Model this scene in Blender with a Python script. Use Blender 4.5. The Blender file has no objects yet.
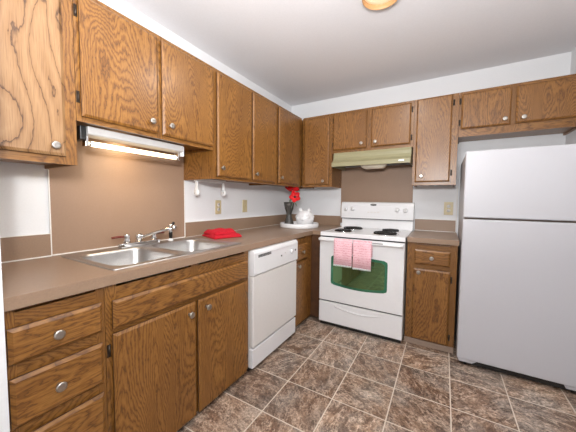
import bpy, bmesh, math, random
from mathutils import Vector, Matrix
random.seed(7)
S = bpy.context.scene
C = S.collection

# ------------------------------------------------------------------ camera
CAM = Vector((1.7623, -3.0702, 1.2184)); YAW, PITCH, ROLL, FPX, SHY = .5303, .0554, .0094, 265.6984, -1.4856
c_, s_ = math.cos(YAW), math.sin(YAW)
r_ = Vector((c_, s_, 0)); f_ = Vector((-s_, c_, 0)); u_ = Vector((0, 0, 1))
F_ = math.cos(PITCH)*f_ - math.sin(PITCH)*u_; U_ = math.cos(PITCH)*u_ + math.sin(PITCH)*f_
R_ = math.cos(ROLL)*r_ + math.sin(ROLL)*U_; U_ = math.cos(ROLL)*U_ - math.sin(ROLL)*r_
cd = bpy.data.cameras.new('camera'); co = bpy.data.objects.new('camera', cd); C.objects.link(co)
cd.sensor_width = 36; cd.sensor_fit = 'HORIZONTAL'; cd.lens = 36*FPX/576; cd.shift_y = SHY/576; cd.clip_start = .02
m = Matrix((R_, U_, -F_)).transposed().to_4x4(); m.translation = CAM; co.matrix_world = m
S.camera = co

# ------------------------------------------------------------------ light
w = bpy.data.worlds.new('world'); S.world = w; w.use_nodes = True
w.node_tree.nodes['Background'].inputs[0].default_value = (.86, .93, 1, 1)
w.node_tree.nodes['Background'].inputs[1].default_value = .45
S.view_settings.view_transform = 'Standard'; S.view_settings.look = 'None'; S.view_settings.gamma = 1
S.view_settings.exposure = -0.18; S.view_settings.use_curve_mapping = False
def area(name, loc, target, sx, sy, power, col):
    l = bpy.data.lights.new(name, 'AREA'); l.shape = 'RECTANGLE'; l.size = sx; l.size_y = sy; l.energy = power; l.color = col
    o = bpy.data.objects.new(name, l); C.objects.link(o); o.location = loc
    o.rotation_euler = (Vector(target)-Vector(loc)).to_track_quat('-Z', 'Y').to_euler(); return o
area('rear_fill', (1.5, -5.35, 1.45), (1.4, 0, 1.2), 2.0, 1.5, 13, (.93, .96, 1))  # soft fill added behind the camera; its window is made up
area('bounce_flash', (1.6, -3.02, 1.62), (1.35, -2.65, 2.44), .5, .5, 60, (1, 1, 1))
area('camera_flash', (1.74, -3.16, 1.56), (.35, -.6, 1.95), .08, .08, 21, (1, .99, .98))

lamp = area('ceiling_light_glow', (1.405, -1.415, 2.388), (1.405, -1.415, 0), .19, .19, 9, (1, .96, .9)); lamp.data.shape = 'DISK'

# ------------------------------------------------------------------ materials
def newmat(name):
    mt = bpy.data.materials.new(name); mt.use_nodes = True; nt = mt.node_tree
    return mt, nt, nt.nodes['Principled BSDF']
def N(nt, t, **kw):
    n = nt.nodes.new(t)
    for k, v in kw.items():
        if k.startswith('i_'): n.inputs[int(k[2:])].default_value = v
        else: setattr(n, k, v)
    return n
def math_(nt, op, a, b=None, c=None):
    n = nt.nodes.new('ShaderNodeMath'); n.operation = op
    for i, v in enumerate((a, b, c)):
        if v is None: continue
        if isinstance(v, (int, float)): n.inputs[i].default_value = v
        else: nt.links.new(v, n.inputs[i])
    return n.outputs[0]
def ramp(nt, fac, stops):
    n = nt.nodes.new('ShaderNodeValToRGB'); e = n.color_ramp.elements
    while len(e) < len(stops): e.new(.5)
    for k, (p, c) in zip(e, stops): k.position = p; k.color = (*c, 1)
    nt.links.new(fac, n.inputs[0]); return n.outputs[0]
def mix(nt, fac, a, b, mode='MIX'):
    n = nt.nodes.new('ShaderNodeMix'); n.data_type = 'RGBA'; n.blend_type = mode
    for i, v in ((0, fac), (6, a), (7, b)):
        if isinstance(v, (int, float)): n.inputs[i].default_value = v
        elif isinstance(v, tuple): n.inputs[i].default_value = (*v, 1)
        else: nt.links.new(v, n.inputs[i])
    return n.outputs[2]
def srgb(r, g, b):
    f = lambda v: (v/255/12.92 if v <= 10 else ((v/255+.055)/1.055)**2.4)
    return (f(r), f(g), f(b))
def plain(name, col, rough=.5, metal=0, noise=.03, scale=40, bump=0, **kw):
    mt, nt, p = newmat(name)
    p.inputs['Roughness'].default_value = rough; p.inputs['Metallic'].default_value = metal
    tc = N(nt, 'ShaderNodeTexCoord'); nz = N(nt, 'ShaderNodeTexNoise'); nz.inputs['Scale'].default_value = scale; nz.inputs['Detail'].default_value = 3
    nt.links.new(tc.outputs['Object'], nz.inputs['Vector'])
    c1 = tuple(v*(1-noise) for v in col); c2 = tuple(min(1, v*(1+noise)) for v in col)
    nt.links.new(ramp(nt, nz.outputs['Fac'], [(.3, c1), (.7, c2)]), p.inputs['Base Color'])
    if bump:
        b = N(nt, 'ShaderNodeBump'); b.inputs['Strength'].default_value = bump; b.inputs['Distance'].default_value = .002
        nt.links.new(nz.outputs['Fac'], b.inputs['Height']); nt.links.new(b.outputs[0], p.inputs['Normal'])
    for k, v in kw.items(): p.inputs[k].default_value = v
    return mt
def wood(name, axis, light, mid, dark, rings=72, wob=1.6, across=3.4, along=.75, line=1.0):
    """flat-sawn veneer: contours of a stretched noise, plus fine pores; axis = the way the grain runs"""
    mt, nt, p = newmat(name); L = nt.links.new
    tc = N(nt, 'ShaderNodeTexCoord'); oi = N(nt, 'ShaderNodeObjectInfo'); sep = N(nt, 'ShaderNodeSeparateXYZ'); L(tc.outputs['Object'], sep.inputs[0])
    o = dict(x=sep.outputs[0], y=sep.outputs[1], z=sep.outputs[2])
    al = o.pop(axis); a1, a2 = o.values()
    ac = math_(nt, 'ADD', a1, a2); rnd = math_(nt, 'MULTIPLY', oi.outputs['Random'], 37.0)
    def vec(sa, sl, off=0):
        n = N(nt, 'ShaderNodeCombineXYZ')
        L(math_(nt, 'MULTIPLY', ac, sa), n.inputs[0]); L(math_(nt, 'MULTIPLY', al, sl), n.inputs[1])
        L(math_(nt, 'ADD', rnd, off), n.inputs[2]); return n.outputs[0]
    n1 = N(nt, 'ShaderNodeTexNoise'); n1.inputs['Scale'].default_value = 1; n1.inputs['Detail'].default_value = 1.5; n1.inputs['Distortion'].default_value = .35
    L(vec(across, along), n1.inputs['Vector'])
    n2 = N(nt, 'ShaderNodeTexNoise'); n2.inputs['Scale'].default_value = 1; n2.inputs['Detail'].default_value = 2
    L(vec(90, 22, 5), n2.inputs['Vector'])
    f = math_(nt, 'ADD', math_(nt, 'MULTIPLY', n1.outputs['Fac'], rings), math_(nt, 'MULTIPLY', n2.outputs['Fac'], wob))
    saw = math_(nt, 'FRACT', f)
    g = ramp(nt, saw, [(0, mid), (.45, light), (1-line*.28, mid), (.97, dark), (1, mid)])
    n3 = N(nt, 'ShaderNodeTexNoise'); n3.inputs['Scale'].default_value = 1; n3.inputs['Detail'].default_value = 2
    L(vec(420, 9, 11), n3.inputs['Vector'])
    pores = ramp(nt, n3.outputs['Fac'], [(.32, (.62, .55, .48)), (.5, (1, 1, 1))])
    g = mix(nt, .75, g, pores, 'MULTIPLY')
    n4 = N(nt, 'ShaderNodeTexNoise'); n4.inputs['Scale'].default_value = 1; n4.inputs['Detail'].default_value = 2
    L(vec(7, 1.5, 21), n4.inputs['Vector'])
    g = mix(nt, .8, g, ramp(nt, n4.outputs['Fac'], [(.3, (.74, .70, .66)), (.7, (1.0, 1.0, 1.0))]), 'MULTIPLY')
    L(g, p.inputs['Base Color']); p.inputs['Roughness'].default_value = .38; p.inputs['Coat Weight'].default_value = .2; p.inputs['Coat Roughness'].default_value = .25
    b = N(nt, 'ShaderNodeBump'); b.inputs['Strength'].default_value = .15; b.inputs['Distance'].default_value = .001
    L(n3.outputs['Fac'], b.inputs['Height']); L(b.outputs[0], p.inputs['Normal'])
    return mt
OAK = ((.325, .149, .034), (.230, .095, .017), (.120, .045, .009))
WZ = wood('oak_vertical_grain', 'z', *OAK)
WY = wood('oak_grain_along_wall', 'y', *OAK)
WX = wood('oak_grain_across', 'x', *OAK)
WBOLD = wood('oak_bold_grain', 'z', (.37, .215, .10), (.30, .160, .066), (.07, .028, .009), rings=9.5, wob=.35, across=6.0, along=2.0, line=.45)
WDARK = plain('dark_stain_and_groove_shade', (.085, .034, .012), .6, noise=.25, scale=14)  # dark wood; on door and drawer lips it also paints groove shade
WALL = plain('white_wall_paint', (.80, .81, .825), .7, noise=.015, scale=120, bump=.05)
CEIL = plain('white_ceiling_paint', (.775, .77, .79), .8, noise=.015, scale=90, bump=.08)
TRIM = plain('white_trim_paint', (.86, .87, .87), .45, noise=.01)
GREYMET = plain('grey_white_metal', (.55, .54, .53), .4)
LAM = plain('brown_laminate', srgb(148, 123, 102), .34, noise=.05, scale=160)
PANEL = plain('brown_wall_panel', srgb(152, 125, 104), .5, noise=.03, scale=120)
ENAMEL = plain('white_enamel', (.80, .80, .81), .22, noise=.01)
FRIDGE = plain('white_fridge_paint', (.53, .53, .56), .42, noise=.012, scale=260, bump=.03)
BISQUE = plain('off_white_enamel', (.74, .715, .69), .3, noise=.012)
ALMOND = plain('almond_plastic', srgb(205, 190, 150), .4)
NICKEL = plain('brushed_nickel', (.48, .45, .41), .3, 1, noise=.05, scale=200)
CHROME = plain('chrome', (.8, .8, .8), .08, 1, noise=.01)
STEEL = plain('stainless_steel', (.50, .49, .48), .36, 1, noise=.08, scale=220)
BRONZE = plain('dark_bronze', (.05, .035, .025), .4, .6)
BLACK = plain('black_plastic', (.012, .012, .012), .4)
COIL = plain('black_burner_coil', (.02, .018, .018), .45, .3)
RED = plain('red_terry_cloth', (.52, .004, .018), .9, noise=.3, scale=300, bump=.6)
PETAL = plain('red_petal', (.65, .006, .01), .6, noise=.2, scale=60)
LEAF = plain('grey_green_leaf', (.28, .33, .24), .6, noise=.2)
LEVER = plain('red_brown_lever', (.16, .022, .012), .3)
SMOKE = plain('smoke_grey_glaze', (.06, .056, .05), .25, noise=.3, scale=50)
CERAMIC = plain('white_ceramic', (.80, .80, .81), .25, noise=.02, bump=.3, scale=70)
OLIVE = plain('avocado_green_enamel', srgb(150, 145, 113), .3, noise=.02)
VINYL = plain('taupe_vinyl_base', srgb(150, 130, 115), .5)
CAULK = plain('white_caulk', (.82, .8, .77), .6)
TAN = plain('tan_metal', srgb(196, 150, 102), .5, .0)
def emit(name, col, st):
    mt, nt, p = newmat(name); p.inputs['Base Color'].default_value = (.9, .9, .88, 1)
    p.inputs['Emission Color'].default_value = (*col, 1); p.inputs['Emission Strength'].default_value = st; return mt
TUBE = emit('fluorescent_tube', (1, .80, .50), 3.0)
DOME = emit('lit_glass', (1, .70, .44), .7); DOME.node_tree.nodes['Principled BSDF'].inputs['Base Color'].default_value = (.6, .48, .34, 1)
LENS = plain('warm_lamp_lens', (.75, .68, .55), .35)
def towel_mat():
    mt, nt, p = newmat('pink_towel_with_script'); L = nt.links.new
    tc = N(nt, 'ShaderNodeTexCoord'); sep = N(nt, 'ShaderNodeSeparateXYZ'); L(tc.outputs['Object'], sep.inputs[0])
    nz = N(nt, 'ShaderNodeTexNoise'); nz.inputs['Scale'].default_value = 60; L(tc.outputs['Object'], nz.inputs['Vector'])
    row = math_(nt, 'FRACT', math_(nt, 'ADD', math_(nt, 'MULTIPLY', sep.outputs[2], 48), math_(nt, 'MULTIPLY', nz.outputs['Fac'], 1.6)))
    n2 = N(nt, 'ShaderNodeTexNoise'); n2.inputs['Scale'].default_value = 150; L(tc.outputs['Object'], n2.inputs['Vector'])
    ln = math_(nt, 'MULTIPLY', math_(nt, 'LESS_THAN', row, .34), math_(nt, 'GREATER_THAN', n2.outputs['Fac'], .47))
    L(mix(nt, ln, srgb(240, 196, 204), srgb(222, 156, 168)), p.inputs['Base Color']); p.inputs['Roughness'].default_value = .9
    return mt
TOWEL = towel_mat()
def oven_glass():
    mt, nt, p = newmat('green_mirrored_oven_glass')
    p.inputs['Base Color'].default_value = (.17, .31, .15, 1); p.inputs['Metallic'].default_value = .9; p.inputs['Roughness'].default_value = .04
    return mt
OVENGLASS = oven_glass()
GREENEDGE = plain('green_glass_border', (.07, .27, .16), .12, .6, noise=.1, scale=8)
def tile_mat():
    mt, nt, p = newmat('slate_look_tiles'); L = nt.links.new
    tc = N(nt, 'ShaderNodeTexCoord'); sep = N(nt, 'ShaderNodeSeparateXYZ'); L(tc.outputs['Object'], sep.inputs[0])
    tx = math_(nt, 'DIVIDE', math_(nt, 'SUBTRACT', sep.outputs[0], 1.213-.313*20), .313)
    ty = math_(nt, 'DIVIDE', math_(nt, 'SUBTRACT', sep.outputs[1], -.98-.298*20), .298)
    fx, fy = math_(nt, 'FRACT', tx), math_(nt, 'FRACT', ty)
    ed = math_(nt, 'MINIMUM', math_(nt, 'MINIMUM', fx, math_(nt, 'SUBTRACT', 1, fx)), math_(nt, 'MINIMUM', fy, math_(nt, 'SUBTRACT', 1, fy)))
    idv = N(nt, 'ShaderNodeCombineXYZ'); L(math_(nt, 'FLOOR', tx), idv.inputs[0]); L(math_(nt, 'FLOOR', ty), idv.inputs[1])
    wn = N(nt, 'ShaderNodeTexWhiteNoise'); wn.noise_dimensions = '3D'; L(idv.outputs[0], wn.inputs[0])
    # every tile gets its own piece of stone, turned its own way
    off = N(nt, 'ShaderNodeVectorMath'); off.operation = 'SCALE'; off.inputs[3].default_value = 23; L(wn.outputs['Color'], off.inputs[0])
    add = N(nt, 'ShaderNodeVectorMath'); add.operation = 'ADD'; L(tc.outputs['Object'], add.inputs[0]); L(off.outputs[0], add.inputs[1])
    rot = N(nt, 'ShaderNodeVectorRotate'); rot.rotation_type = 'Z_AXIS'; L(add.outputs[0], rot.inputs['Vector'])
    L(math_(nt, 'MULTIPLY', wn.outputs['Value'], 6.283), rot.inputs['Angle'])
    mp = N(nt, 'ShaderNodeMapping'); mp.inputs['Scale'].default_value = (8, 15, 8); L(rot.outputs[0], mp.inputs[0])
    a = N(nt, 'ShaderNodeTexNoise'); a.inputs['Scale'].default_value = 1; a.inputs['Detail'].default_value = 9; a.inputs['Roughness'].default_value = .80; a.inputs['Distortion'].default_value = .15
    L(mp.outputs[0], a.inputs['Vector'])
    b = N(nt, 'ShaderNodeTexNoise'); b.inputs['Scale'].default_value = 5; b.inputs['Detail'].default_value = 3; L(rot.outputs[0], b.inputs['Vector'])
    c1 = ramp(nt, a.outputs['Fac'], [(.30, srgb(84, 60, 46)), (.43, srgb(134, 106, 87)), (.53, srgb(162, 136, 115)), (.61, srgb(190, 166, 146)), (.70, srgb(232, 214, 196))])
    c2 = ramp(nt, a.outputs['Fac'], [(.30, srgb(98, 88, 80)), (.5, srgb(152, 140, 130)), (.70, srgb(214, 200, 186))])
    vn = N(nt, 'ShaderNodeTexNoise'); vn.inputs['Scale'].default_value = 1; vn.inputs['Detail'].default_value = 6; vn.inputs['Roughness'].default_value = .62
    mp2 = N(nt, 'ShaderNodeMapping'); mp2.inputs['Scale'].default_value = (9, 17, 9); mp2.inputs['Location'].default_value = (3, 1, 7); L(rot.outputs[0], mp2.inputs[0]); L(mp2.outputs[0], vn.inputs['Vector'])
    ridge = math_(nt, 'ABSOLUTE', math_(nt, 'SUBTRACT', vn.outputs['Fac'], .5))
    sp = N(nt, 'ShaderNodeTexNoise'); sp.inputs['Scale'].default_value = 75; sp.inputs['Detail'].default_value = 4; sp.inputs['Roughness'].default_value = .7; L(rot.outputs[0], sp.inputs['Vector'])
    c = mix(nt, ramp(nt, b.outputs['Fac'], [(.42, (0, 0, 0)), (.62, (1, 1, 1))]), c1, c2)
    c = mix(nt, ramp(nt, ridge, [(0, (.75, .75, .75)), (.035, (0, 0, 0))]), c, srgb(226, 206, 186))
    c = mix(nt, ramp(nt, math_(nt, 'ABSOLUTE', math_(nt, 'SUBTRACT', a.outputs['Fac'], .44)), [(0, (.7, .7, .7)), (.03, (0, 0, 0))]), c, srgb(92, 66, 50))
    c = mix(nt, 1, c, ramp(nt, sp.outputs['Fac'], [(.36, (.5, .47, .45)), (.5, (.95, .94, .93)), (.64, (1.3, 1.28, 1.26))]), 'MULTIPLY')
    tone = ramp(nt, wn.outputs['Value'], [(0, (.72, .67, .64)), (1, (1.14, 1.12, 1.1))])
    c = mix(nt, 1, c, tone, 'MULTIPLY')
    gr = math_(nt, 'LESS_THAN', ed, .0105)
    c = mix(nt, 1, c, (.93, .93, .93), 'MULTIPLY')
    L(mix(nt, gr, c, srgb(212, 200, 184)), p.inputs['Base Color'])
    p.inputs['Roughness'].default_value = .42
    bp_ = N(nt, 'ShaderNodeBump'); bp_.inputs['Strength'].default_value = .35; bp_.inputs['Distance'].default_value = .003
    L(math_(nt, 'SUBTRACT', a.outputs['Fac'], gr), bp_.inputs['Height']); L(bp_.outputs[0], p.inputs['Normal'])
    return mt
TILE = tile_mat()

# ------------------------------------------------------------------ builders
class MB:
    def __init__(s): s.bm = bmesh.new(); s.mi = 0
    def _merge(s, b, smooth=False):
        for f in b.faces: f.material_index = s.mi; f.smooth = smooth
        me = bpy.data.meshes.new('t'); b.to_mesh(me); b.free(); s.bm.from_mesh(me); bpy.data.meshes.remove(me); return s
    def box(s, x0, x1, y0, y1, z0, z1, bev=0, seg=2):
        b = bmesh.new(); bmesh.ops.create_cube(b, size=1)
        for v in b.verts: v.co = Vector(((x0+x1)/2+v.co.x*(x1-x0), (y0+y1)/2+v.co.y*(y1-y0), (z0+z1)/2+v.co.z*(z1-z0)))
        if bev: bmesh.ops.bevel(b, geom=b.edges[:], offset=bev, segments=seg, profile=.5, affect='EDGES')
        return s._merge(b)
    def loops(s, rings, cap=True, smooth=True, closed=False):
        b = bmesh.new(); R = [[b.verts.new(p) for p in r] for r in rings]; n = len(R[0])
        pairs = list(zip(R, R[1:])) + ([(R[-1], R[0])] if closed else [])
        for A, B in pairs:
            for i in range(n): b.faces.new((A[i], A[(i+1) % n], B[(i+1) % n], B[i]))
        if cap and not closed: b.faces.new(R[0][::-1]); b.faces.new(R[-1])
        bmesh.ops.recalc_face_normals(b, faces=b.faces[:])
        return s._merge(b, smooth)
    def lathe(s, prof, o, axis=(0, 0, 1), n=24, cap=True):
        q = Vector((0, 0, 1)).rotation_difference(Vector(axis)); o = Vector(o)
        return s.loops([[o+q @ Vector((max(r, 1e-4)*math.cos(2*math.pi*i/n), max(r, 1e-4)*math.sin(2*math.pi*i/n), h)) for i in range(n)] for r, h in prof], cap)
    def cyl(s, a, b, r, n=16, r2=None):
        a, b = Vector(a), Vector(b); d = b-a
        return s.lathe([(r, 0), (r if r2 is None else r2, d.length)], a, d.normalized(), n)
    def tube(s, pts, r, n=10, closed=False, cap=True):
        pts = [Vector(p) for p in pts]; rings = []; up = None; m_ = len(pts)
        for i, p in enumerate(pts):
            t = (pts[(i+1) % m_]-pts[i-1]) if closed else (pts[min(i+1, m_-1)]-pts[max(i-1, 0)])
            t.normalize()
            if up is None: up = t.orthogonal().normalized()
            up = (up-t*up.dot(t)).normalized(); v = t.cross(up)
            rr = r[i] if isinstance(r, (list, tuple)) else r
            rings.append([p+rr*(up*math.cos(2*math.pi*k/n)+v*math.sin(2*math.pi*k/n)) for k in range(n)])
        return s.loops(rings, cap, True, closed)
    def prism(s, poly, axis, a0, a1, bev=0):
        """poly in the plane across the axis: x -> (y,z), y -> (x,z), z -> (x,y)"""
        mk = dict(x=lambda p, a: (a, p[0], p[1]), y=lambda p, a: (p[0], a, p[1]), z=lambda p, a: (p[0], p[1], a))[axis]
        b = bmesh.new(); A = [b.verts.new(mk(p, a0)) for p in poly]; B = [b.verts.new(mk(p, a1)) for p in poly]; n = len(poly)
        for i in range(n): b.faces.new((A[i], A[(i+1) % n], B[(i+1) % n], B[i]))
        b.faces.new(A[::-1]); b.faces.new(B); bmesh.ops.recalc_face_normals(b, faces=b.faces[:])
        if bev: bmesh.ops.bevel(b, geom=b.edges[:], offset=bev, segments=2, profile=.5, affect='EDGES')
        return s._merge(b)
    def build(s, name, mats, parent=None, autosmooth=False):
        me = bpy.data.meshes.new(name); o = bpy.data.objects.new(name, me); C.objects.link(o)
        off = Vector((0, 0, 0)); p = parent
        while p is not None: off += p.location; p = p.parent
        for v in s.bm.verts: v.co -= off
        s.bm.to_mesh(me); s.bm.free()
        for mt in (mats if isinstance(mats, (list, tuple)) else [mats]): me.materials.append(mt)
        if parent is not None: o.parent = parent
        return o
def tag(o, label, cat, group=None):
    o['label'] = label; o['category'] = cat
    if group: o['group'] = group
    return o
def thing(name, label, cat, loc, group=None):
    o = bpy.data.objects.new(name, None); C.objects.link(o); o.empty_display_size = .1; o.location = loc
    return tag(o, label, cat, group)
def struct(o): o['kind'] = 'structure'; return o
def rrect(x0, x1, y0, y1, r, n=6):
    pts = []
    for cx, cy, a in ((x1-r, y1-r, 0), (x0+r, y1-r, 90), (x0+r, y0+r, 180), (x1-r, y0+r, 270)):
        for i in range(n+1):
            t = math.radians(a+90*i/n); pts.append((cx+r*math.cos(t), cy+r*math.sin(t)))
    return pts

# a face: 'L' = along the left wall, looking +x; 'B' = along the back wall, looking -y.  u runs along the wall, w comes out of it
def P(face, u, w_, z): return (w_, u, z) if face == 'L' else (u, -w_, z)
def fbox(mb, face, u0, u1, w0, w1, z0, z1, bev=0):
    return mb.box(w0, w1, u0, u1, z0, z1, bev) if face == 'L' else mb.box(u0, u1, -w1, -w0, z0, z1, bev)
EDGE = None
def slab(mb, face, u0, u1, w0, z0, z1, t=.022, ins=.011):
    R = lambda i, w_: [P(face, *q) for q in ((u0+i, w_, z0+i), (u1-i, w_, z0+i), (u1-i, w_, z1-i), (u0+i, w_, z1-i))]
    mb.mi = 1; mb.loops([R(.013, w0), R(.012, w0+.005), R(.0, w0+.0065), R(.0, w0+.014)], False, False)  # dark lip and edge: groove shade put into the colour, with routed-edge stain
    mb.mi = 0; return mb.loops([R(.0, w0+.014), R(ins, w0+t)], True, False)
def knob(face, u, w0, z, parent, r=.0165):
    ax = (1, 0, 0) if face == 'L' else (0, -1, 0)
    mb = MB().lathe([(.009, 0), (.0065, .004), (.006, .012), (r*.8, .016), (r, .020), (r*.97, .0235), (r*.75, .0255), (r*.35, .0245), (0, .0243)], P(face, u, w0, z), ax, 20)
    return mb.build('knob', NICKEL, parent)
def hinge(face, u, w0, z, parent):
    mb = MB(); fbox(mb, face, u-.007, u+.007, w0, w0+.003, z-.026, z+.026, .001)
    mb.cyl(P(face, u, w0+.005, z-.022), P(face, u, w0+.005, z+.022), .0045, 8)
    return mb.build('hinge', BRONZE, parent)
def horiz(face): return WY if face == 'L' else WX
def cabinet(name, label, cat, face, u0, u1, wf, z0, z1, rails, stiles, group, carc_top=None, under=.018, kick=0, u_frame=None):
    """carcass behind a face frame. rails: z intervals across, stiles: u intervals standing"""
    root = thing(name, label, cat, P(face, (u0+u1)/2, wf/2, z0), group)
    mb = MB(); g = .0008
    top = z1-g if carc_top is None else carc_top
    fbox(mb, face, u0+.016, u1-.016, .002, wf-.021, z0+under+(kick), top)
    fbox(mb, face, u0+g, u0+.016, .002, wf-.021, z0+kick, z1-g); fbox(mb, face, u1-.016, u1-g, .002, wf-.021, z0+kick, z1-g)
    if kick:
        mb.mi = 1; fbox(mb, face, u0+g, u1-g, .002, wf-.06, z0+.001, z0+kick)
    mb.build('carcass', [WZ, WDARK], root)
    mb = MB(); ff0, ff1 = u_frame or (u0+g, u1-g)
    for a, b in stiles: fbox(mb, face, a, b, wf-.0205, wf, z0+kick, z1-g)
    mb.mi = 1
    ss = sorted(stiles)
    for a, b in rails:
        for (p, q), (r, t) in zip(ss, ss[1:]): fbox(mb, face, q, r, wf-.0205, wf-.0004, a, b)
    mb.build('face_frame', [WZ, horiz(face)], root)
    return root
def door(root, face, u0, u1, wf, z0, z1, kn=None, hinges=(), mat=None, hside=None):
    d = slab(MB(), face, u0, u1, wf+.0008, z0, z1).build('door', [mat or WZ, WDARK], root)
    if kn: knob(face, kn[0], wf+.0228, kn[1], d)
    for hz in hinges: hinge(face, hside, wf, hz, d)
    return d
def drawer(root, face, u0, u1, wf, z0, z1, kn=True, name='drawer'):
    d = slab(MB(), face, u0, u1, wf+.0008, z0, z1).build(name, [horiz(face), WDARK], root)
    if kn: knob(face, (u0+u1)/2 if kn is True else kn, wf+.0228, (z0+z1)/2, d)
    return d

# ------------------------------------------------------------------ the room
XR, ZC = 2.607, 2.4367
struct(MB().box(-.12, XR+.12, -5.6, .12, -.08, 0).build('floor', TILE))
struct(MB().box(-.12, XR+.12, -5.6, .12, ZC, ZC+.08).build('ceiling', CEIL))
struct(MB().box(-.12, 0, -5.6, .12, 0, ZC).build('wall_left', WALL))
struct(MB().box(0, XR, 0, .12, 0, ZC).build('wall_back', WALL))
struct(MB().box(XR, XR+.12, -5.6, .12, 0, ZC).build('wall_right', WALL))
struct(MB().box(0, .655, -2.95, -2.832, 0, ZC).build('wall_near', WALL))
mb = MB(); mb.box(0, .5, -5.6, -5.5, 0, ZC).box(2.5, XR, -5.6, -5.5, 0, ZC).box(.5, 2.5, -5.6, -5.5, 0, .7).box(.5, 2.5, -5.6, -5.5, 2.2, ZC)
struct(mb.build('wall_rear', WALL))
mb = MB()
for a, b, z0, z1 in ((.5, .56, .7, 2.2), (2.44, 2.5, .7, 2.2), (1.47, 1.53, .76, 2.14), (.56, 2.44, .7, .76), (.56, 2.44, 2.14, 2.2)): mb.box(a, b, -5.59, -5.51, z0, z1)
struct(mb.build('added_window_1', TRIM))  # unseen window, added with its opening to bring in fill light

# ------------------------------------------------------------------ wall cabinets
WU, ZB, ZT = .3264, 1.364, 2.147
GU = 'oak wall cabinets'
c = cabinet('wall_cabinet', 'oak wall cabinet with bold dark grain, nearest on the left', 'cabinet', 'L', -2.83, -2.5065, WU, ZB, ZT,
            [(ZB, 1.42), (2.10, ZT-.001)], [(-2.829, -2.79), (-2.575, -2.507)], GU)
door(c, 'L', -2.815, -2.553, WU, 1.397, 2.121, (-2.596, 1.436), mat=WBOLD)
c = cabinet('wall_cabinet', 'short double door oak wall cabinet above the sink light', 'cabinet', 'L', -2.5055, -1.6865, WU, 1.565, ZT,
            [(1.565, 1.61), (2.10, ZT-.001)], [(-2.505, -2.465), (-2.135, -2.075), (-1.712, -1.687)], GU)
door(c, 'L', -2.489, -2.117, WU, 1.587, 2.121, (-2.165, 1.644), (1.672, 2.045), hside=-2.4975)
door(c, 'L', -2.090, -1.698, WU, 1.587, 2.121, (-2.046, 1.646), (1.655, 2.045), hside=-1.692)
c = cabinet('wall_cabinet', 'tall two door oak wall cabinet between the sink light and the corner', 'cabinet', 'L', -1.6855, -.866, WU, ZB, ZT,
            [(ZB, 1.41), (2.10, ZT-.001)], [(-1.685, -1.645), (-1.275, -1.24), (-.895, -.867)], GU)
door(c, 'L', -1.660, -1.268, WU, 1.385, 2.121, (-1.624, 1.446))
door(c, 'L', -1.250, -.886, WU, 1.385, 2.121, (-1.214, 1.438))
c = cabinet('wall_cabinet', 'oak corner wall cabinet above the flower vase', 'cabinet', 'L', -.865, -.003, WU, ZB, ZT,
            [(ZB, 1.41), (2.10, ZT-.001)], [(-.864, -.815), (-.43, -.3275)], GU)
door(c, 'L', -.840, -.413, WU, 1.385, 2.121, (-.802, 1.439))
c = cabinet('wall_cabinet', 'narrow one door oak wall cabinet in the corner left of the range hood', 'cabinet', 'B', .3275, .7015, WU, ZB, ZT,
            [(ZB, 1.41), (2.10, ZT-.001)], [(.3495, .385), (.64, .701)], GU)
door(c, 'B', .369, .668, WU, 1.390, 2.123, (.609, 1.427))
c = cabinet('wall_cabinet', 'short double door oak wall cabinet above the green range hood', 'cabinet', 'B', .7025, 1.4945, WU, 1.717, ZT,
            [(1.717, 1.765), (2.10, ZT-.001)], [(.703, .725), (1.05, 1.125), (1.455, 1.494)], GU)
door(c, 'B', .714, 1.067, WU, 1.750, 2.122, (1.02, 1.796), (1.81, 2.065), hside=.7075)
door(c, 'B', 1.112, 1.470, WU, 1.752, 2.122, (1.157, 1.797), (1.81, 2.065), hside=1.479)
c = cabinet('wall_cabinet', 'tall one door oak wall cabinet between the hood and the refrigerator', 'cabinet', 'B', 1.4955, 1.8450, WU, ZB, ZT,
            [(ZB, 1.42), (2.11, ZT-.001)], [(1.496, 1.54), (1.78, 1.8445)], GU)
door(c, 'B', 1.519, 1.795, WU, 1.392, 2.138, (1.572, 1.445), (1.47, 2.07), hside=1.806)
c = cabinet('wall_cabinet', 'wide double door oak wall cabinet over the white refrigerator', 'cabinet', 'B', 1.8460, 2.6050, WU, 1.77, ZT,
            [(1.77, 1.845), (2.10, ZT-.001)], [(1.8465, 1.875), (2.165, 2.25), (2.55, 2.6045)], GU)
door(c, 'B', 1.862, 2.192, WU, 1.833, 2.124, (2.153, 1.875), (1.89, 2.07), hside=1.852)
door(c, 'B', 2.222, 2.565, WU, 1.835, 2.122, (2.268, 1.872))

# ------------------------------------------------------------------ base cabinets
WB, HB = .612, .872
GB = 'oak base cabinets'
c = cabinet('base_cabinet', 'oak drawer base cabinet at the near left end of the counter', 'cabinet', 'L', -2.83, -2.5455, WB, 0, HB,
            [(.035, .05), (.235, .295), (.445, .50), (.645, .705), (.80, HB-.016)], [(-2.829, -2.80), (-2.575, -2.546)], GB, kick=.03)
for z0, z1 in ((.697, .812), (.490, .652), (.285, .450), (.04, .245)): drawer(c, 'L', -2.822, -2.561, WB, z0, z1, -2.704)
c = cabinet('base_cabinet', 'wide oak double door base cabinet under the sink', 'cabinet', 'L', -2.5445, -1.6455, WB, 0, HB,
            [(.035, .05), (.64, .70), (.80, HB-.016)], [(-2.544, -2.50), (-2.125, -2.075), (-1.69, -1.646)], GB, carc_top=.70, kick=.03)
drawer(c, 'L', -2.522, -1.672, WB, .688, .805, None, 'false_drawer_front')
door(c, 'L', -2.524, -2.110, WB, .030, .668, (-2.156, .615), (.60, .12), hside=-2.534)
door(c, 'L', -2.093, -1.678, WB, .030, .668, (-2.040, .617), (.56, .12), hside=-1.666)
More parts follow.
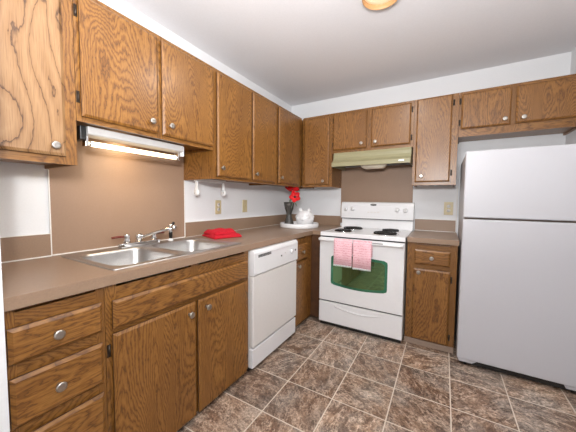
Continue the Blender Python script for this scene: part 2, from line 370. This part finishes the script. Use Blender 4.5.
c = cabinet('base_cabinet', 'narrow oak base cabinet in the corner between dishwasher and stove', 'cabinet', 'L', -1.018, -.003, WB, 0, HB,
            [(.035, .05), (.62, .68), (.80, HB-.016)], [(-1.017, -.985), (-.765, -.6335)], GB, kick=.03)
drawer(c, 'L', -.998, -.747, WB, .66, .808)
door(c, 'L', -.998, -.747, WB, .055, .645, (-.952, .612))
mb = MB(); mb.box(.613, .7255, -.632, -.612, .03, HB-.001); mb.box(.613, .7255, -.611, -.58, .03, .2)
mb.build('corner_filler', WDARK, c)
c = cabinet('base_cabinet', 'narrow oak base cabinet between the stove and the refrigerator', 'cabinet', 'B', 1.5065, 1.869, WB, 0, HB,
            [(.035, .07), (.65, .705), (.81, HB-.016)], [(1.507, 1.58), (1.815, 1.8685)], GB, kick=.03)
drawer(c, 'B', 1.565, 1.820, WB, .695, .815, 1.691)
door(c, 'B', 1.560, 1.825, WB, .055, .655, (1.600, .628), (.59, .12), hside=1.834)
MB().box(1.5065, 1.869, -.622, -.6125, .002, .048, .002).build('toe_strip', VINYL, c)

# ------------------------------------------------------------------ counters and backsplash
CT = .914
root = thing('countertop', 'long L shaped brown laminate countertop holding the sink', 'countertop', (.32, -1.5, .8735))
mb = MB(); Z0 = .8735
SX0, SX1, SY0, SY1 = .075, .56, -2.475, -1.68     # cut-out for the sink
mb.box(.001, .635, -2.831, SY0, Z0, CT).box(.001, .635, SY1, -.0015, Z0, CT).box(.001, SX0, SY0, SY1, Z0, CT).box(SX1, .635, SY0, SY1, Z0, CT)
mb.box(.635, .7275, -.645, -.0015, Z0, CT)
mb.build('top', LAM, root)
mb = MB(); mb.box(.001, .014, -2.831, -2.513, CT, 1.030, .001); mb.box(.001, .014, -1.679, -.0015, CT, 1.030, .001); mb.box(.014, .695, -.014, -.0015, CT, 1.030, .001)
mb.build('backsplash', LAM, root)
root = thing('countertop', 'small brown laminate countertop between stove and refrigerator', 'countertop', (1.69, -.32, .8735))
MB().box(1.5055, 1.8755, -.637, -.0015, Z0, CT).build('top', LAM, root)
MB().box(1.506, 1.866, -.014, -.0015, CT, 1.030, .001).build('backsplash', LAM, root)
tag(MB().box(.001, .006, -2.5065, -1.6855, CT+.001, 1.575).build('backsplash_panel', PANEL), 'tall brown panel on the wall behind the sink faucet', 'panel')
tag(MB().box(.697, 1.477, -.006, -.001, .95, 1.60).build('backsplash_panel', PANEL), 'brown panel on the wall behind the stove below the hood', 'panel')
def bead(n, *b): struct(MB().box(*b, .001).build('trim_%d' % n, CAULK))
bead(1, .001, .010, -2.5125, -2.5068, CT+.0005, 1.362)
bead(2, .001, .010, -1.6850, -1.6795, CT+.0005, 1.362)
bead(3, .0062, .0135, -2.506, -1.686, CT+.0005, CT+.007)
bead(4, .0145, .0205, -2.831, -2.5135, CT+.0005, CT+.006)
bead(5, .0145, .0205, -1.679, -.06, CT+.0005, CT+.003)
bead(6, 1.507, 1.866, -.0205, -.0145, CT+.0005, CT+.006)
bead(7, 1.8665, 1.8735, -.010, -.001, CT+.0005, ZB-.003)
bead(8, .0005, .012, -2.831, -2.5135, 1.0305, 1.034)
bead(9, .0005, .012, -1.679, -.02, 1.0305, 1.034)
bead(10, 1.507, 1.866, -.012, -.0005, 1.0305, 1.035)

# ------------------------------------------------------------------ sink, faucet
root = thing('kitchen_sink', 'stainless steel double bowl sink set into the brown counter', 'sink', (.31, -2.08, CT))
OX0, OX1, OY0, OY1 = .052, .580, -2.495, -1.660
bowls = ((.135, .545, -2.462, -2.115), (.135, .545, -2.075, -1.712))
def rim():
    b = bmesh.new(); ed = []
    for L_ in [rrect(OX0+.004, OX1-.004, OY0+.004, OY1-.004, .03)]+[rrect(*q, .07) for q in bowls]:
        vs = [b.verts.new((x, y, CT+.005)) for x, y in L_]
        ed += [b.edges.new((vs[i], vs[(i+1) % len(vs)])) for i in range(len(vs))]
    bmesh.ops.triangle_fill(b, use_beauty=True, use_dissolve=False, edges=ed, normal=(0, 0, 1))
    return b
mb = MB(); mb._merge(rim())
O = lambda i, z, r=.03: [(x, y, z) for x, y in rrect(OX0+i, OX1-i, OY0+i, OY1-i, r)]
mb.loops([O(0, CT+.0006), O(.001, CT+.004), O(.004, CT+.005)], False)
mb.build('rim', STEEL, root)
for q in bowls:
    mb = MB(); L_ = lambda i, z, r: [(x, y, z) for x, y in rrect(q[0]+i, q[1]-i, q[2]+i, q[3]-i, r)]
    mb.loops([L_(0, CT+.005, .07), L_(.006, CT+.002, .066), L_(.010, CT-.012, .064), L_(.02, CT-.13, .06), L_(.035, CT-.155, .055), L_(.065, CT-.164, .05), L_(.12, CT-.166, .04)], False)
    mb.bm.faces.ensure_lookup_table()
    cx, cy = (q[0]+q[1])/2, (q[2]+q[3])/2
    mb.loops([[(x, y, CT-.166) for x, y in rrect(q[0]+.12, q[1]-.12, q[2]+.12, q[3]-.12, .04)], [(cx+.04*(x-cx), cy+.04*(y-cy), CT-.168) for x, y in rrect(q[0]+.12, q[1]-.12, q[2]+.12, q[3]-.12, .04)]], True)
    bo = mb.build('bowl', STEEL, root)
    MB().lathe([(.042, 0), (.042, .003), (.03, .003), (.026, .001), (0, .001)], (cx, cy, CT-.1655)).build('drain', CHROME, bo)
FZ = CT+.0055
root = thing('faucet', 'chrome two handle faucet with red brown levers behind the sink', 'faucet', (.09, -2.09, FZ))
mb = MB(); mb.prism(rrect(.068, .118, -2.225, -1.955, .024), 'z', FZ, FZ+.026, .005); mb.build('deck_plate', CHROME, root)
for sy, y in ((-1, -2.175), (1, -2.0)):
    h = MB().lathe([(.021, 0), (.019, .02), (.016, .03), (.018, .036), (.018, .05), (.012, .056), (0, .057)], (.093, y, FZ+.026), n=18).build('handle', CHROME, root)
    MB().tube([(.093, y+sy*.012, FZ+.063), (.090, y+sy*.045, FZ+.066), (.086, y+sy*.082, FZ+.064)], [.006, .008, .0065], 8).build('lever', LEVER, h)
mb = MB().lathe([(.02, 0), (.018, .02), (.022, .026), (.022, .042), (.014, .052), (0, .054)], (.093, -2.10, FZ+.026), n=18)
sp = mb.build('spout', CHROME, root)
mb = MB().tube([(.10, -2.095, FZ+.05), (.135, -2.07, FZ+.066), (.20, -2.02, FZ+.094), (.235, -1.992, FZ+.106), (.246, -1.984, FZ+.103), (.248, -1.982, FZ+.084)], [.0125, .0115, .011, .011, .0115, .012], 12)
mb.build('spout_tube', CHROME, sp)
root = thing('sink_sprayer', 'black and chrome side sprayer standing right of the faucet', 'sprayer', (.085, -1.865, FZ))
MB().lathe([(.019, 0), (.019, .006), (.013, .012), (.012, .016)], (.085, -1.865, FZ)).build('base', CERAMIC, root)
MB().lathe([(.0105, .016), (.012, .045), (.0115, .082)], (.085, -1.865, FZ)).build('grip', BLACK, root)
mb = MB().lathe([(.0125, .082), (.017, .09), (.018, .11), (.012, .12), (0, .122)], (.085, -1.865, FZ))
mb.cyl((.085, -1.865, FZ+.103), (.125, -1.855, FZ+.096), .012, 14, .015); hd = mb.build('spray_head', CHROME, root)
MB().cyl((.078, -1.85, FZ+.112), (.083, -1.833, FZ+.127), .009, 12, .008).build('trigger', BLACK, hd)

# ------------------------------------------------------------------ under-cabinet light
root = thing('under_cabinet_light', 'lit fluorescent strip light under the cabinet above the sink', 'lamp', (.2, -2.14, 1.565))
mb = MB(); mb.prism([(.165, 1.566), (.262, 1.566), (.262, 1.532), (.256, 1.527), (.17, 1.527)], 'y', -2.435, -1.888, .002); mb.build('housing', GREYMET, root)
for y0, y1, mt, nm in ((-2.462, -2.436, BLACK, 'end_cap'), (-1.887, -1.872, TRIM, 'end_cap')): MB().box(.168, .25, y0, y1, 1.50, 1.566, .003).build(nm, mt, root)
for y in (-2.428, -1.9): MB().box(.20, .235, y-.008, y+.008, 1.474, 1.529, .003).build('socket', CHROME, root)
area('tube_glow', (.205, -2.16, 1.470), (.08, -2.16, 1.30), .025, .5, 1.5, (1, .76, .46))
MB().cyl((.222, -2.419, 1.489), (.222, -1.909, 1.489), .0135, 16).build('tube', TUBE, root)
for y in (-2.4185, -1.9175): MB().cyl((.222, y, 1.489), (.222, y+.009, 1.489), .0142, 16).build('tube_cap', CHROME, root)

# ------------------------------------------------------------------ dishwasher
root = thing('dishwasher', 'white dishwasher between the sink cabinet and the corner cabinet', 'dishwasher', (.33, -1.333, 0))
DY0, DY1 = -1.6425, -1.0215
MB().box(.03, .622, DY0+.004, DY1-.004, .03, .868).build('tub', BISQUE, root)
MB().box(.623, .655, DY0, DY1, .185, .686, .006).build('door', BISQUE, root)
mb = MB(); mb.prism([(.623, .868), (.645, .868), (.658, .860), (.664, .85), (.664, .70), (.658, .692), (.623, .692)], 'y', DY0, DY1, .002)
cp = mb.build('control_panel', ENAMEL, root)
mb = MB()
for k in range(3): mb.box(.6635, .6655, -1.597, -1.44, .815+.007*k, .8195+.007*k)
mb.build('vent', BLACK, cp)
MB().box(.662, .6675, -1.43, -1.06, .832, .845, .002).build('handle_lip', ENAMEL, cp)
for y, z, r in ((-1.295, .776, .006), (-1.235, .79, .006)): MB().cyl((.6635, y, z), (.669, y, z), r, 12).build('button', BLACK if r < .006 or y < -1.28 else BISQUE, cp)
MB().lathe([(.021, 0), (.019, .012), (.016, .014), (0, .014)], (.664, -1.135, .785), (1, 0, 0)).build('dial', ENAMEL, cp)
MB().cyl((.6635, -1.065, .787), (.667, -1.065, .787), .008, 12).build('indicator', BLACK, cp)
MB().box(.615, .650, DY0, DY1, .032, .168, .004).build('kick_panel', ENAMEL, root)
MB().box(.59, .612, DY0+.003, DY1-.003, .0015, .032).build('toe_board', BLACK, root)

# ------------------------------------------------------------------ stove
SX, SW = .7375, .760; SE = SX+SW
root = thing('stove', 'white freestanding electric coil stove under the green hood', 'stove', (SX+SW/2, -.35, 0))
MB().box(SX+.003, SE-.003, -.655, -.03, .03, .875, .003).build('body', ENAMEL, root)
mb = MB(); mb.box(SX, SE, -.700, -.028, .877, .914, .006); mb.build('cooktop', ENAMEL, root)
MB().box(SX+.004, SE-.004, -.690, -.652, .861, .8765).build('vent_gap', BLACK, root)
mb = MB(); mb.prism([(-.028, .913), (-.085, .913), (-.072, 1.012), (-.028, 1.012)], 'x', SX+.004, SE-.004); mb.build('backguard_riser', ENAMEL, root)
mb = MB(); mb.prism([(-.026, 1.018), (-.098, 1.018), (-.094, 1.16), (-.080, 1.192), (-.060, 1.201), (-.026, 1.201)], 'x', SX-.002, SE+.002, .003); bg = mb.build('backguard', ENAMEL, root)
mb = MB(); mb.box(SX, SE, -.090, -.028, 1.0115, 1.0185); mb.build('backguard_seam', BLACK, root)
for x, z in ((SX+.055, 1.120), (SX+.13, 1.123), (SE-.155, 1.122), (SE-.075, 1.118)):
    k = MB().lathe([(.024, 0), (.023, .008), (.017, .010), (.016, .026), (.013, .028), (0, .028)], (x, -.0958, z), (0, -1, 0), 20).build('control_knob', ENAMEL, bg)
    MB().box(x-.0025, x+.0025, -.1265, -.1235, z-.012, z+.013).build('pointer', NICKEL, k)
mb = MB(); el = [(1.098+.033*math.cos(t*math.pi/12), 1.172+.011*math.sin(t*math.pi/12)) for t in range(24)]
mb.prism(el, 'y', -.096, -.084); em = mb.build('oval_emblem', BLACK, bg)
mb = MB()
for k in range(5): mb.box(1.080+.008*k, 1.0855+.008*k, -.0968, -.0955, 1.1695, 1.1755)
mb.build('emblem_mark', NICKEL, em)
mb = MB()
for k in range(4): mb.box(1.035+.035*k, 1.058+.035*k, -.0972, -.0935, 1.085, 1.097, .001)
mb.build('clock_buttons', BISQUE, bg)
for x, y, R in ((SX+.195, -.265, .098), (SX+.185, -.555, .078), (SE-.185, -.535, .102), (SE-.185, -.262, .080)):
    b = bpy.data.objects.new('burner', None); C.objects.link(b); b.parent = root; b.location = (x-root.location.x, y-root.location.y, .914)
    bo = MB().lathe([(R+.016, .0005), (R+.016, .004), (R+.008, .0045), (R*.6, .0015), (0, .001)], (x, y, .914), n=32).build('drip_pan', CHROME, b)
    mb = MB(); turns = 3.6; n = 110
    mb.tube([(x+(R*.22+R*.78*i/n)*math.cos(2*math.pi*turns*i/n), y+(R*.22+R*.78*i/n)*math.sin(2*math.pi*turns*i/n), .9255) for i in range(n+1)], .0068, 7)
    for k in range(3):
        a = 2*math.pi*k/3+.5; mb.cyl((x, y, .920), (x+R*math.cos(a), y+R*math.sin(a), .920), .0025, 6)
    mb.build('coil', COIL, b)
# oven door with an arched window
mb = MB(); mb.box(SX+.002, SE-.002, -.712, -.657, .256, .866, .006); od = mb.build('oven_door', ENAMEL, root)
def arch(i):
    x0, x1, z0, z1 = .858+i, 1.368-i, .420+i, .702-i; r = .03
    pts = [(x0, z0+r), (x0+.004, z0+.012), (x0+r, z0)]
    for k in range(1, 12): t = k/12; pts.append((x0+r+(x1-x0-2*r)*t, z0-.018*math.sin(math.pi*t)))
    pts += [(x1-r, z0), (x1-.004, z0+.012), (x1, z0+r), (x1, z1-r), (x1-.004, z1-.012), (x1-r, z1)]
    for k in range(1, 12): t = k/12; pts.append((x1-r-(x1-x0-2*r)*t, z1+.008*math.sin(math.pi*t)))
    return pts+[(x0+r, z1), (x0+.004, z1-.012), (x0, z1-r)]
ow = MB().prism(arch(0), 'y', -.7135, -.709).build('oven_window', GREENEDGE, od)
MB().prism(arch(.022), 'y', -.7145, -.7120).build('window_glass', OVENGLASS, ow)
mb = MB(); HZ = .849
mb.tube([(SX+.012, -.752, HZ+.006), (SX+.03, -.757, HZ), (SX+.2, -.762, HZ), (SX+.38, -.764, HZ), (SE-.2, -.762, HZ), (SE-.03, -.757, HZ), (SE-.012, -.752, HZ+.006)], [.012, .0145, .0145, .0145, .0145, .0145, .012], 12)
for x in (SX+.022, SE-.022): mb.box(x-.013, x+.013, -.755, -.710, HZ-.013, HZ+.013, .004)
mb.build('oven_handle', ENAMEL, od)
MB().box(1.235, 1.335, -.7785, -.770, HZ+.006, HZ+.010).build('handle_slot', BLACK, od)
mb = MB(); mb.box(SX+.002, SE-.002, -.708, -.657, .042, .243, .005); dr = mb.build('storage_drawer', ENAMEL, root)
mb = MB(); n = 16
mb.loops([[(SX+.16+.44*i/n, -.708-d*math.sin(math.pi*i/n), .205-.03*math.sin(math.pi*i/n)+dz) for d, dz in ((0, .016), (.004, .008), (.006, .0), (0, -.003))] for i in range(n+1)], True)
mb.build('drawer_pull', ENAMEL, dr)
MB().box(SX+.006, SE-.006, -.69, -.657, .244, .255).build('seam', BLACK, root)
MB().box(SX+.01, SE-.01, -.69, -.05, .012, .041).build('plinth', BLACK, root)
for x in (SX+.05, SE-.05):
    for y in (-.62, -.08): MB().cyl((x, y, .0005), (x, y, .013), .016, 12).build('foot', BLACK, root)

# towels hanging from the oven handle
def towel(x0, x1, zb, lab, ph):
    root = thing('dish_towel', lab, 'towel', ((x0+x1)/2, -.76, zb), 'pink dish towels on the oven door')
    prof = [(-.7395, zb+.10), (-.7395, .81), (-.7425, .849), (-.748, .864), (-.7635, .871), (-.779, .864), (-.784, .849), (-.7855, .81), (-.786, .73), (-.787, zb)]
    def sheet(pr, t):
        rings = []; nx = 14
        for i in range(nx+1):
            x = x0+(x1-x0)*i/nx; wv = .003*math.sin(9*i/nx+ph)
            out = [(x, y-(wv if k > 5 else 0), z) for k, (y, z) in enumerate(pr)]; ins = []
            for k, (y, z) in enumerate(pr):
                a, b = pr[max(k-1, 0)], pr[min(k+1, len(pr)-1)]; d = Vector((b[0]-a[0], b[1]-a[1])).normalized(); nn = Vector((-d.y, d.x))
                ins.append((x, y-(wv if k > 5 else 0)-nn.x*t, z-nn.y*t))
            rings.append(out+ins[::-1])
        return MB().loops(rings, True)
    sheet(prof, -.004).build('cloth', TOWEL, root)
    mb = MB(); n = 22
    for i in range(n):
        x = x0+.003+(x1-x0-.006)*i/(n-1); wv = .003*math.sin(9*i/(n-1)+ph)
        mb.cyl((x, -.789-wv, zb+.004), (x+random.uniform(-.001, .001), -.789-wv, zb-.012), .0027, 5)
    mb.build('fringe', TRIM, root)
towel(.910, 1.078, .634, 'left one of two pink fringed dish towels hanging on the oven handle', .3)
towel(1.087, 1.244, .626, 'right one of two pink fringed dish towels hanging on the oven handle', 2.0)

# ------------------------------------------------------------------ range hood
HX0, HX1 = .734, 1.486
root = thing('range_hood', 'avocado green range hood above the stove', 'hood', ((HX0+HX1)/2, -.24, 1.565))
mb = MB(); mb.prism([(-.004, 1.716), (-.36, 1.716), (-.372, 1.69), (-.372, 1.662), (-.385, 1.634), (-.425, 1.606), (-.43, 1.566), (-.415, 1.566), (-.41, 1.60), (-.30, 1.625), (-.004, 1.625)], 'x', HX0, HX1)
mb.build('shell', OLIVE, root)
mb = MB(); sd = [(-.004, 1.624), (-.30, 1.624), (-.41, 1.60), (-.413, 1.566), (-.004, 1.566)]
for a in (HX0, HX1-.012): MB().prism(sd, 'x', a, a+.012).build('side_panel', OLIVE, root)
MB().box(HX0+.0125, HX1-.0125, -.30, -.006, 1.610, 1.6235).build('filter', BRONZE, root)
mb = MB(); n = 14
mb.loops([[(1.135+sx*(.125-.05*t*t), y, 1.605-.064*math.sin(t*math.pi/2)) for sx, y in ((-1, -.36+.02*t), (1, -.36+.02*t), (1, -.24-.02*t), (-1, -.24-.02*t))] for t in (0, .3, .6, .85, 1)], True)
mb.build('lamp_lens', LENS, root)
MB().box(1.385, 1.435, -.4345, -.425, 1.582, 1.598, .002).build('switch', TRIM, root)

# ------------------------------------------------------------------ refrigerator
FX0, FX1 = 1.884, 2.590
root = thing('refrigerator', 'white top freezer refrigerator on the right', 'refrigerator', ((FX0+FX1)/2, -.4, 0))
MB().box(FX0+.003, FX1-.003, -.705, -.04, .03, 1.568, .006).build('body', FRIDGE, root)
MB().box(FX0+.012, FX1-.012, -.716, -.704, .06, 1.56).build('door_gasket', VINYL, root)
for nm, z0, z1, hz in (('freezer_door', 1.103, 1.576, (1.13, 1.38)), ('fridge_door', .058, 1.091, (.72, 1.06))):
    d = MB().box(FX0, FX1, -.774, -.716, z0, z1, .008).build(nm, FRIDGE, root)
    mb = MB(); x = FX1-.045
    mb.tube([(x, -.774, hz[0]), (x, -.806, hz[0]+.015), (x, -.812, hz[0]+.05), (x, -.812, hz[1]-.05), (x, -.806, hz[1]-.015), (x, -.774, hz[1])], .011, 8); mb.build('door_handle', FRIDGE, d)
MB().box(FX0+.02, FX1-.02, -.745, -.70, .018, .056).build('grille', BLACK, root)
for x in (FX0+.055, FX1-.075):
    mb = MB(); mb.prism([(x-.05, .056), (x+.07, .056), (x+.04, .034), (x-.04, .034)], 'y', -.765, -.746, .002); mb.build('roller_cover', FRIDGE, root)
    MB().cyl((x-.008, -.73, .0185), (x+.008, -.73, .0185), .018, 14).build('roller', BLACK, root)
    MB().cyl((x-.008, -.08, .0185), (x+.008, -.08, .0185), .018, 14).build('roller', BLACK, root)

# ------------------------------------------------------------------ ceiling light
root = thing('ceiling_light', 'round tan rimmed ceiling light, lit', 'lamp', (1.405, -1.415, ZC))
MB().lathe([(.106, -.001), (.108, -.02), (.108, -.038), (.106, -.040), (.103, -.038), (.102, -.02), (.101, -.002)], (1.405, -1.415, ZC), n=48).build('rim', TAN, root)
MB().lathe([(.1005, -.004), (.1005, -.012), (.08, -.015), (.05, -.017), (.03, -.018), (0, -.018)], (1.405, -1.415, ZC), n=48).build('glass_shade', DOME, root)

# ------------------------------------------------------------------ outlets, paper towel arms
def plate(face, u, z, lab, kind, wd=.07, hgt=.125):
    root = thing('outlet' if kind == 'o' else 'light_switch', lab, 'outlet' if kind == 'o' else 'switch', P(face, u, .001, z))
    mb = MB(); fbox(mb, face, u-wd/2, u+wd/2, .0008, .0065, z-hgt/2, z+hgt/2, .002); pl = mb.build('cover_plate', ALMOND, root)
    if kind == 'o':
        for dz in (.021, -.021):
            mb = MB(); mb.lathe([(.0165, .0066), (.0165, .009), (0, .009)], P(face, u, 0, z+dz), (1, 0, 0) if face == 'L' else (0, -1, 0), 20); so = mb.build('socket', BISQUE, pl)
            mb = MB()
            for du in (-.006, .006): fbox(mb, face, u+du-.0012, u+du+.0012, .0088, .0095, z+dz-.001, z+dz+.008)
            mb.build('slots', BLACK, so)
    else:
        mb = MB(); fbox(mb, face, u-.0045, u+.0045, .0062, .017, z-.004, z+.012, .0015); mb.build('toggle', ALMOND, root)
plate('L', -1.318, 1.146, 'almond outlet plate on the left wall below the paper towel arms', 'o')
plate('L', -.947, 1.150, 'almond switch plate on the left wall toward the corner', 's')
plate('B', 1.802, 1.147, 'almond outlet plate on the back wall beside the refrigerator', 'o', .078, .128)
root = thing('paper_towel_holder', 'empty white paper towel holder under the left tall cabinet', 'paper towel holder', (.1, -1.495, ZB))
mb = MB(); mb.box(.085, .115, -1.655, -1.335, ZB-.008, ZB-.0005+.016, .002); mb.build('mounting_bar', TRIM, root)
for y, sgn in ((-1.64, 1), (-1.35, -1)):
    a = MB().box(.087, .113, y-.006, y+.006, ZB-.09, ZB-.008, .004); a.lathe([(.026, -.008), (.028, -.004), (.028, .004), (.02, .010), (0, .011)], (.1, y, ZB-.092), (0, sgn, 0), 20)
    ar = a.build('arm', TRIM, root)
    MB().lathe([(.014, .0105), (.012, .022), (0, .024)], (.1, y, ZB-.092), (0, sgn, 0), 16).build('spindle_knob', BISQUE, ar)

# ------------------------------------------------------------------ things on the counter
def pillow(mb, cx, cy, z0, sx, sy, h, rot, seed, nx=30, ny=24):
    rnd = random.Random(seed); ph = [rnd.uniform(0, 6) for _ in range(6)]; cr, sr = math.cos(rot), math.sin(rot)
    def pt(i, j, top):
        a, b = 2*i/nx-1, 2*j/ny-1
        e = (1-abs(a)**6)*(1-abs(b)**6); e = max(e, 0)**.5
        x = a*sx*(1-.05*b*b*math.sin(ph[0]+3*b))*(1-.04*(1-e)); y = b*sy*(1-.05*a*a*math.sin(ph[1]+4*a))
        wv = .24*math.sin(4*a+ph[2]+2*b)*math.sin(3*b+ph[3]) + .16*math.sin(9*a+ph[4]-3*b)
        z = z0+(h*(.30+.70*e*(.85+wv)) if top else 0)
        return (cx+cr*x-sr*y, cy+sr*x+cr*y, z)
    b = bmesh.new(); T = [[b.verts.new(pt(i, j, True)) for j in range(ny+1)] for i in range(nx+1)]; B = [[b.verts.new(pt(i, j, False)) for j in range(ny+1)] for i in range(nx+1)]
    for i in range(nx):
        for j in range(ny):
            b.faces.new((T[i][j], T[i+1][j], T[i+1][j+1], T[i][j+1])); b.faces.new((B[i][j], B[i][j+1], B[i+1][j+1], B[i+1][j]))
    for i in range(nx):
        b.faces.new((T[i][0], B[i][0], B[i+1][0], T[i+1][0])); b.faces.new((T[i][ny], T[i+1][ny], B[i+1][ny], B[i][ny]))
    for j in range(ny):
        b.faces.new((T[0][j], T[0][j+1], B[0][j+1], B[0][j])); b.faces.new((T[nx][j], B[nx][j], B[nx][j+1], T[nx][j+1]))
    bmesh.ops.recalc_face_normals(b, faces=b.faces[:]); mb._merge(b, True)
mb = MB(); pillow(mb, .215, -1.485, CT+.001, .115, .118, .034, -.35, 3); pillow(mb, .195, -1.49, CT+.024, .095, .098, .040, -.22, 5)
tag(mb.build('folded_cloth', RED), 'red folded cloth lying on the counter beside the sink', 'cloth')

TX, TY, TR = .372, -.445, .215
root = thing('serving_tray', 'round white tray holding the vase and the jar', 'tray', (TX, TY, CT))
MB().lathe([(TR-.012, .0008), (TR-.003, .003), (TR, .010), (TR, .047), (TR-.004, .050), (TR-.008, .047), (TR-.010, .020), (TR-.02, .013), (0, .012)], (TX, TY, CT), n=56).build('dish', CERAMIC, root)
TZ = CT+.013
VX, VY = .246, -.46
root = thing('vase', 'smoky dark grey waisted vase on the white tray', 'vase', (VX, VY, TZ))
MB().lathe([(.050, .0005), (.055, .006), (.055, .02), (.048, .05), (.034, .085), (.027, .122), (.033, .15), (.049, .19), (.058, .235), (.061, .265), (.057, .265), (.047, .19), (.028, .15), (.0225, .13), (0, .12)], (VX, VY, TZ), n=28).build('vessel', SMOKE, root)
def poppy(cx, cy, cz, axis, R, lab, stem_from):
    root = thing('poppy_flower', lab, 'flower', stem_from, 'red poppies in the vase')
    q = Vector((0, 0, 1)).rotation_difference(Vector(axis).normalized()); c0 = Vector((cx, cy, cz))
    for k in range(5):
        a0 = 2*math.pi*k/5; rings = []
        for i in range(7):
            t = i/6; wd = .62*math.sin(math.pi*(.12+.80*t))+.08
            row = []
            for j in range(7):
                s = j/3-1; a = a0+s*wd*1.15; rr = R*(.10+.90*t)*(1-.10*s*s*t)
                row.append((rr*math.cos(a), rr*math.sin(a), R*(.55*t*t-.16*t*(1+.6*math.sin(5*s+k)))+.003*(k % 2)))
            rings.append(row)
        front = [[c0+q @ Vector(p) for p in r] for r in rings]; back = [[c0+q @ (Vector(p)-Vector((0, 0, .0016))) for p in r] for r in rings]
        MB().loops([f+b[::-1] for f, b in zip(front, back)], True).build('petal', PETAL, root)
    MB().lathe([(.004, -.002), (.012, .004), (.012, .012), (.007, .018), (0, .02)], c0, q @ Vector((0, 0, 1)), 14).build('flower_centre', BLACK, root)
    s0 = Vector(stem_from); mid = (s0+c0)/2+Vector((.008, -.008, .02))
    MB().tube([s0, mid, c0-q @ Vector((0, 0, .006)), c0-q @ Vector((0, 0, .001))], .0028, 6).build('stem', LEAF, root)
poppy(.292, -.475, 1.320, (.25, -.25, 1), .085, 'upper red poppy opening upward from the grey vase', (VX+.004, VY+.004, TZ+.130))
poppy(.350, -.515, 1.250, (.45, -.85, .15), .064, 'lower red poppy with a black centre facing forward', (VX+.012, VY-.006, TZ+.133))
def leaf(pts, wd):
    rings = []
    for i, p in enumerate(pts):
        t = i/(len(pts)-1); h = wd*math.sin(math.pi*(.08+.9*t)); p = Vector(p)
        rings.append([p+Vector((h*.7, h*.7, 0)), p+Vector((0, 0, .002)), p-Vector((h*.7, h*.7, 0)), p-Vector((0, 0, .001))])
    return MB().loops(rings, True)
root = thing('leaf_sprig', 'grey green leaf sprig in the dark vase', 'leaf', (VX-.012, VY, TZ+.13))
leaf([(VX-.010, VY, TZ+.135), (VX, VY, TZ+.25), (VX+.03, VY-.01, TZ+.31), (VX+.055, VY-.02, TZ+.34)], .012).build('leaf', LEAF, root)
leaf([(VX-.004, VY+.012, TZ+.135), (VX+.055, VY-.01, TZ+.272), (VX+.10, VY-.03, TZ+.25), (VX+.125, VY-.04, TZ+.215)], .012).build('leaf', LEAF, root)
JX, JY = .442, -.45
root = thing('ceramic_jar', 'white ceramic round jar with two ear bumps on the tray', 'jar', (JX, JY, TZ))
MB().lathe([(.06, .0005), (.072, .006), (.090, .04), (.098, .08), (.095, .115), (.082, .148), (.064, .165), (.05, .172), (0, .176)], (JX, JY, TZ), n=32).build('pot', CERAMIC, root)
for sx in (-1, 1): MB().lathe([(.022, 0), (.024, .012), (.019, .03), (.009, .041), (0, .044)], (JX+sx*.045, JY-.01, TZ+.157), (sx*.25, 0, 1), 14).build('ear', CERAMIC, root)
for k in range(9):
    a = 2*math.pi*k/9-1.4
    MB().lathe([(.022, 0), (.018, .007), (.008, .011), (0, .012)], (JX+.093*math.cos(a), JY+.093*math.sin(a), TZ+.085+.02*(k % 2)), (math.cos(a), math.sin(a), .05), 10).build('relief_bump', CERAMIC, root)
root = thing('pebble', 'small white ceramic ball on the tray between vase and jar', 'ornament', (.325, -.585, TZ))
MB().lathe([(.004, .0005), (.012, .003), (.0165, .012), (.014, .021), (.007, .027), (0, .028)], (.325, -.585, TZ), n=16).build('ball', CERAMIC, root)
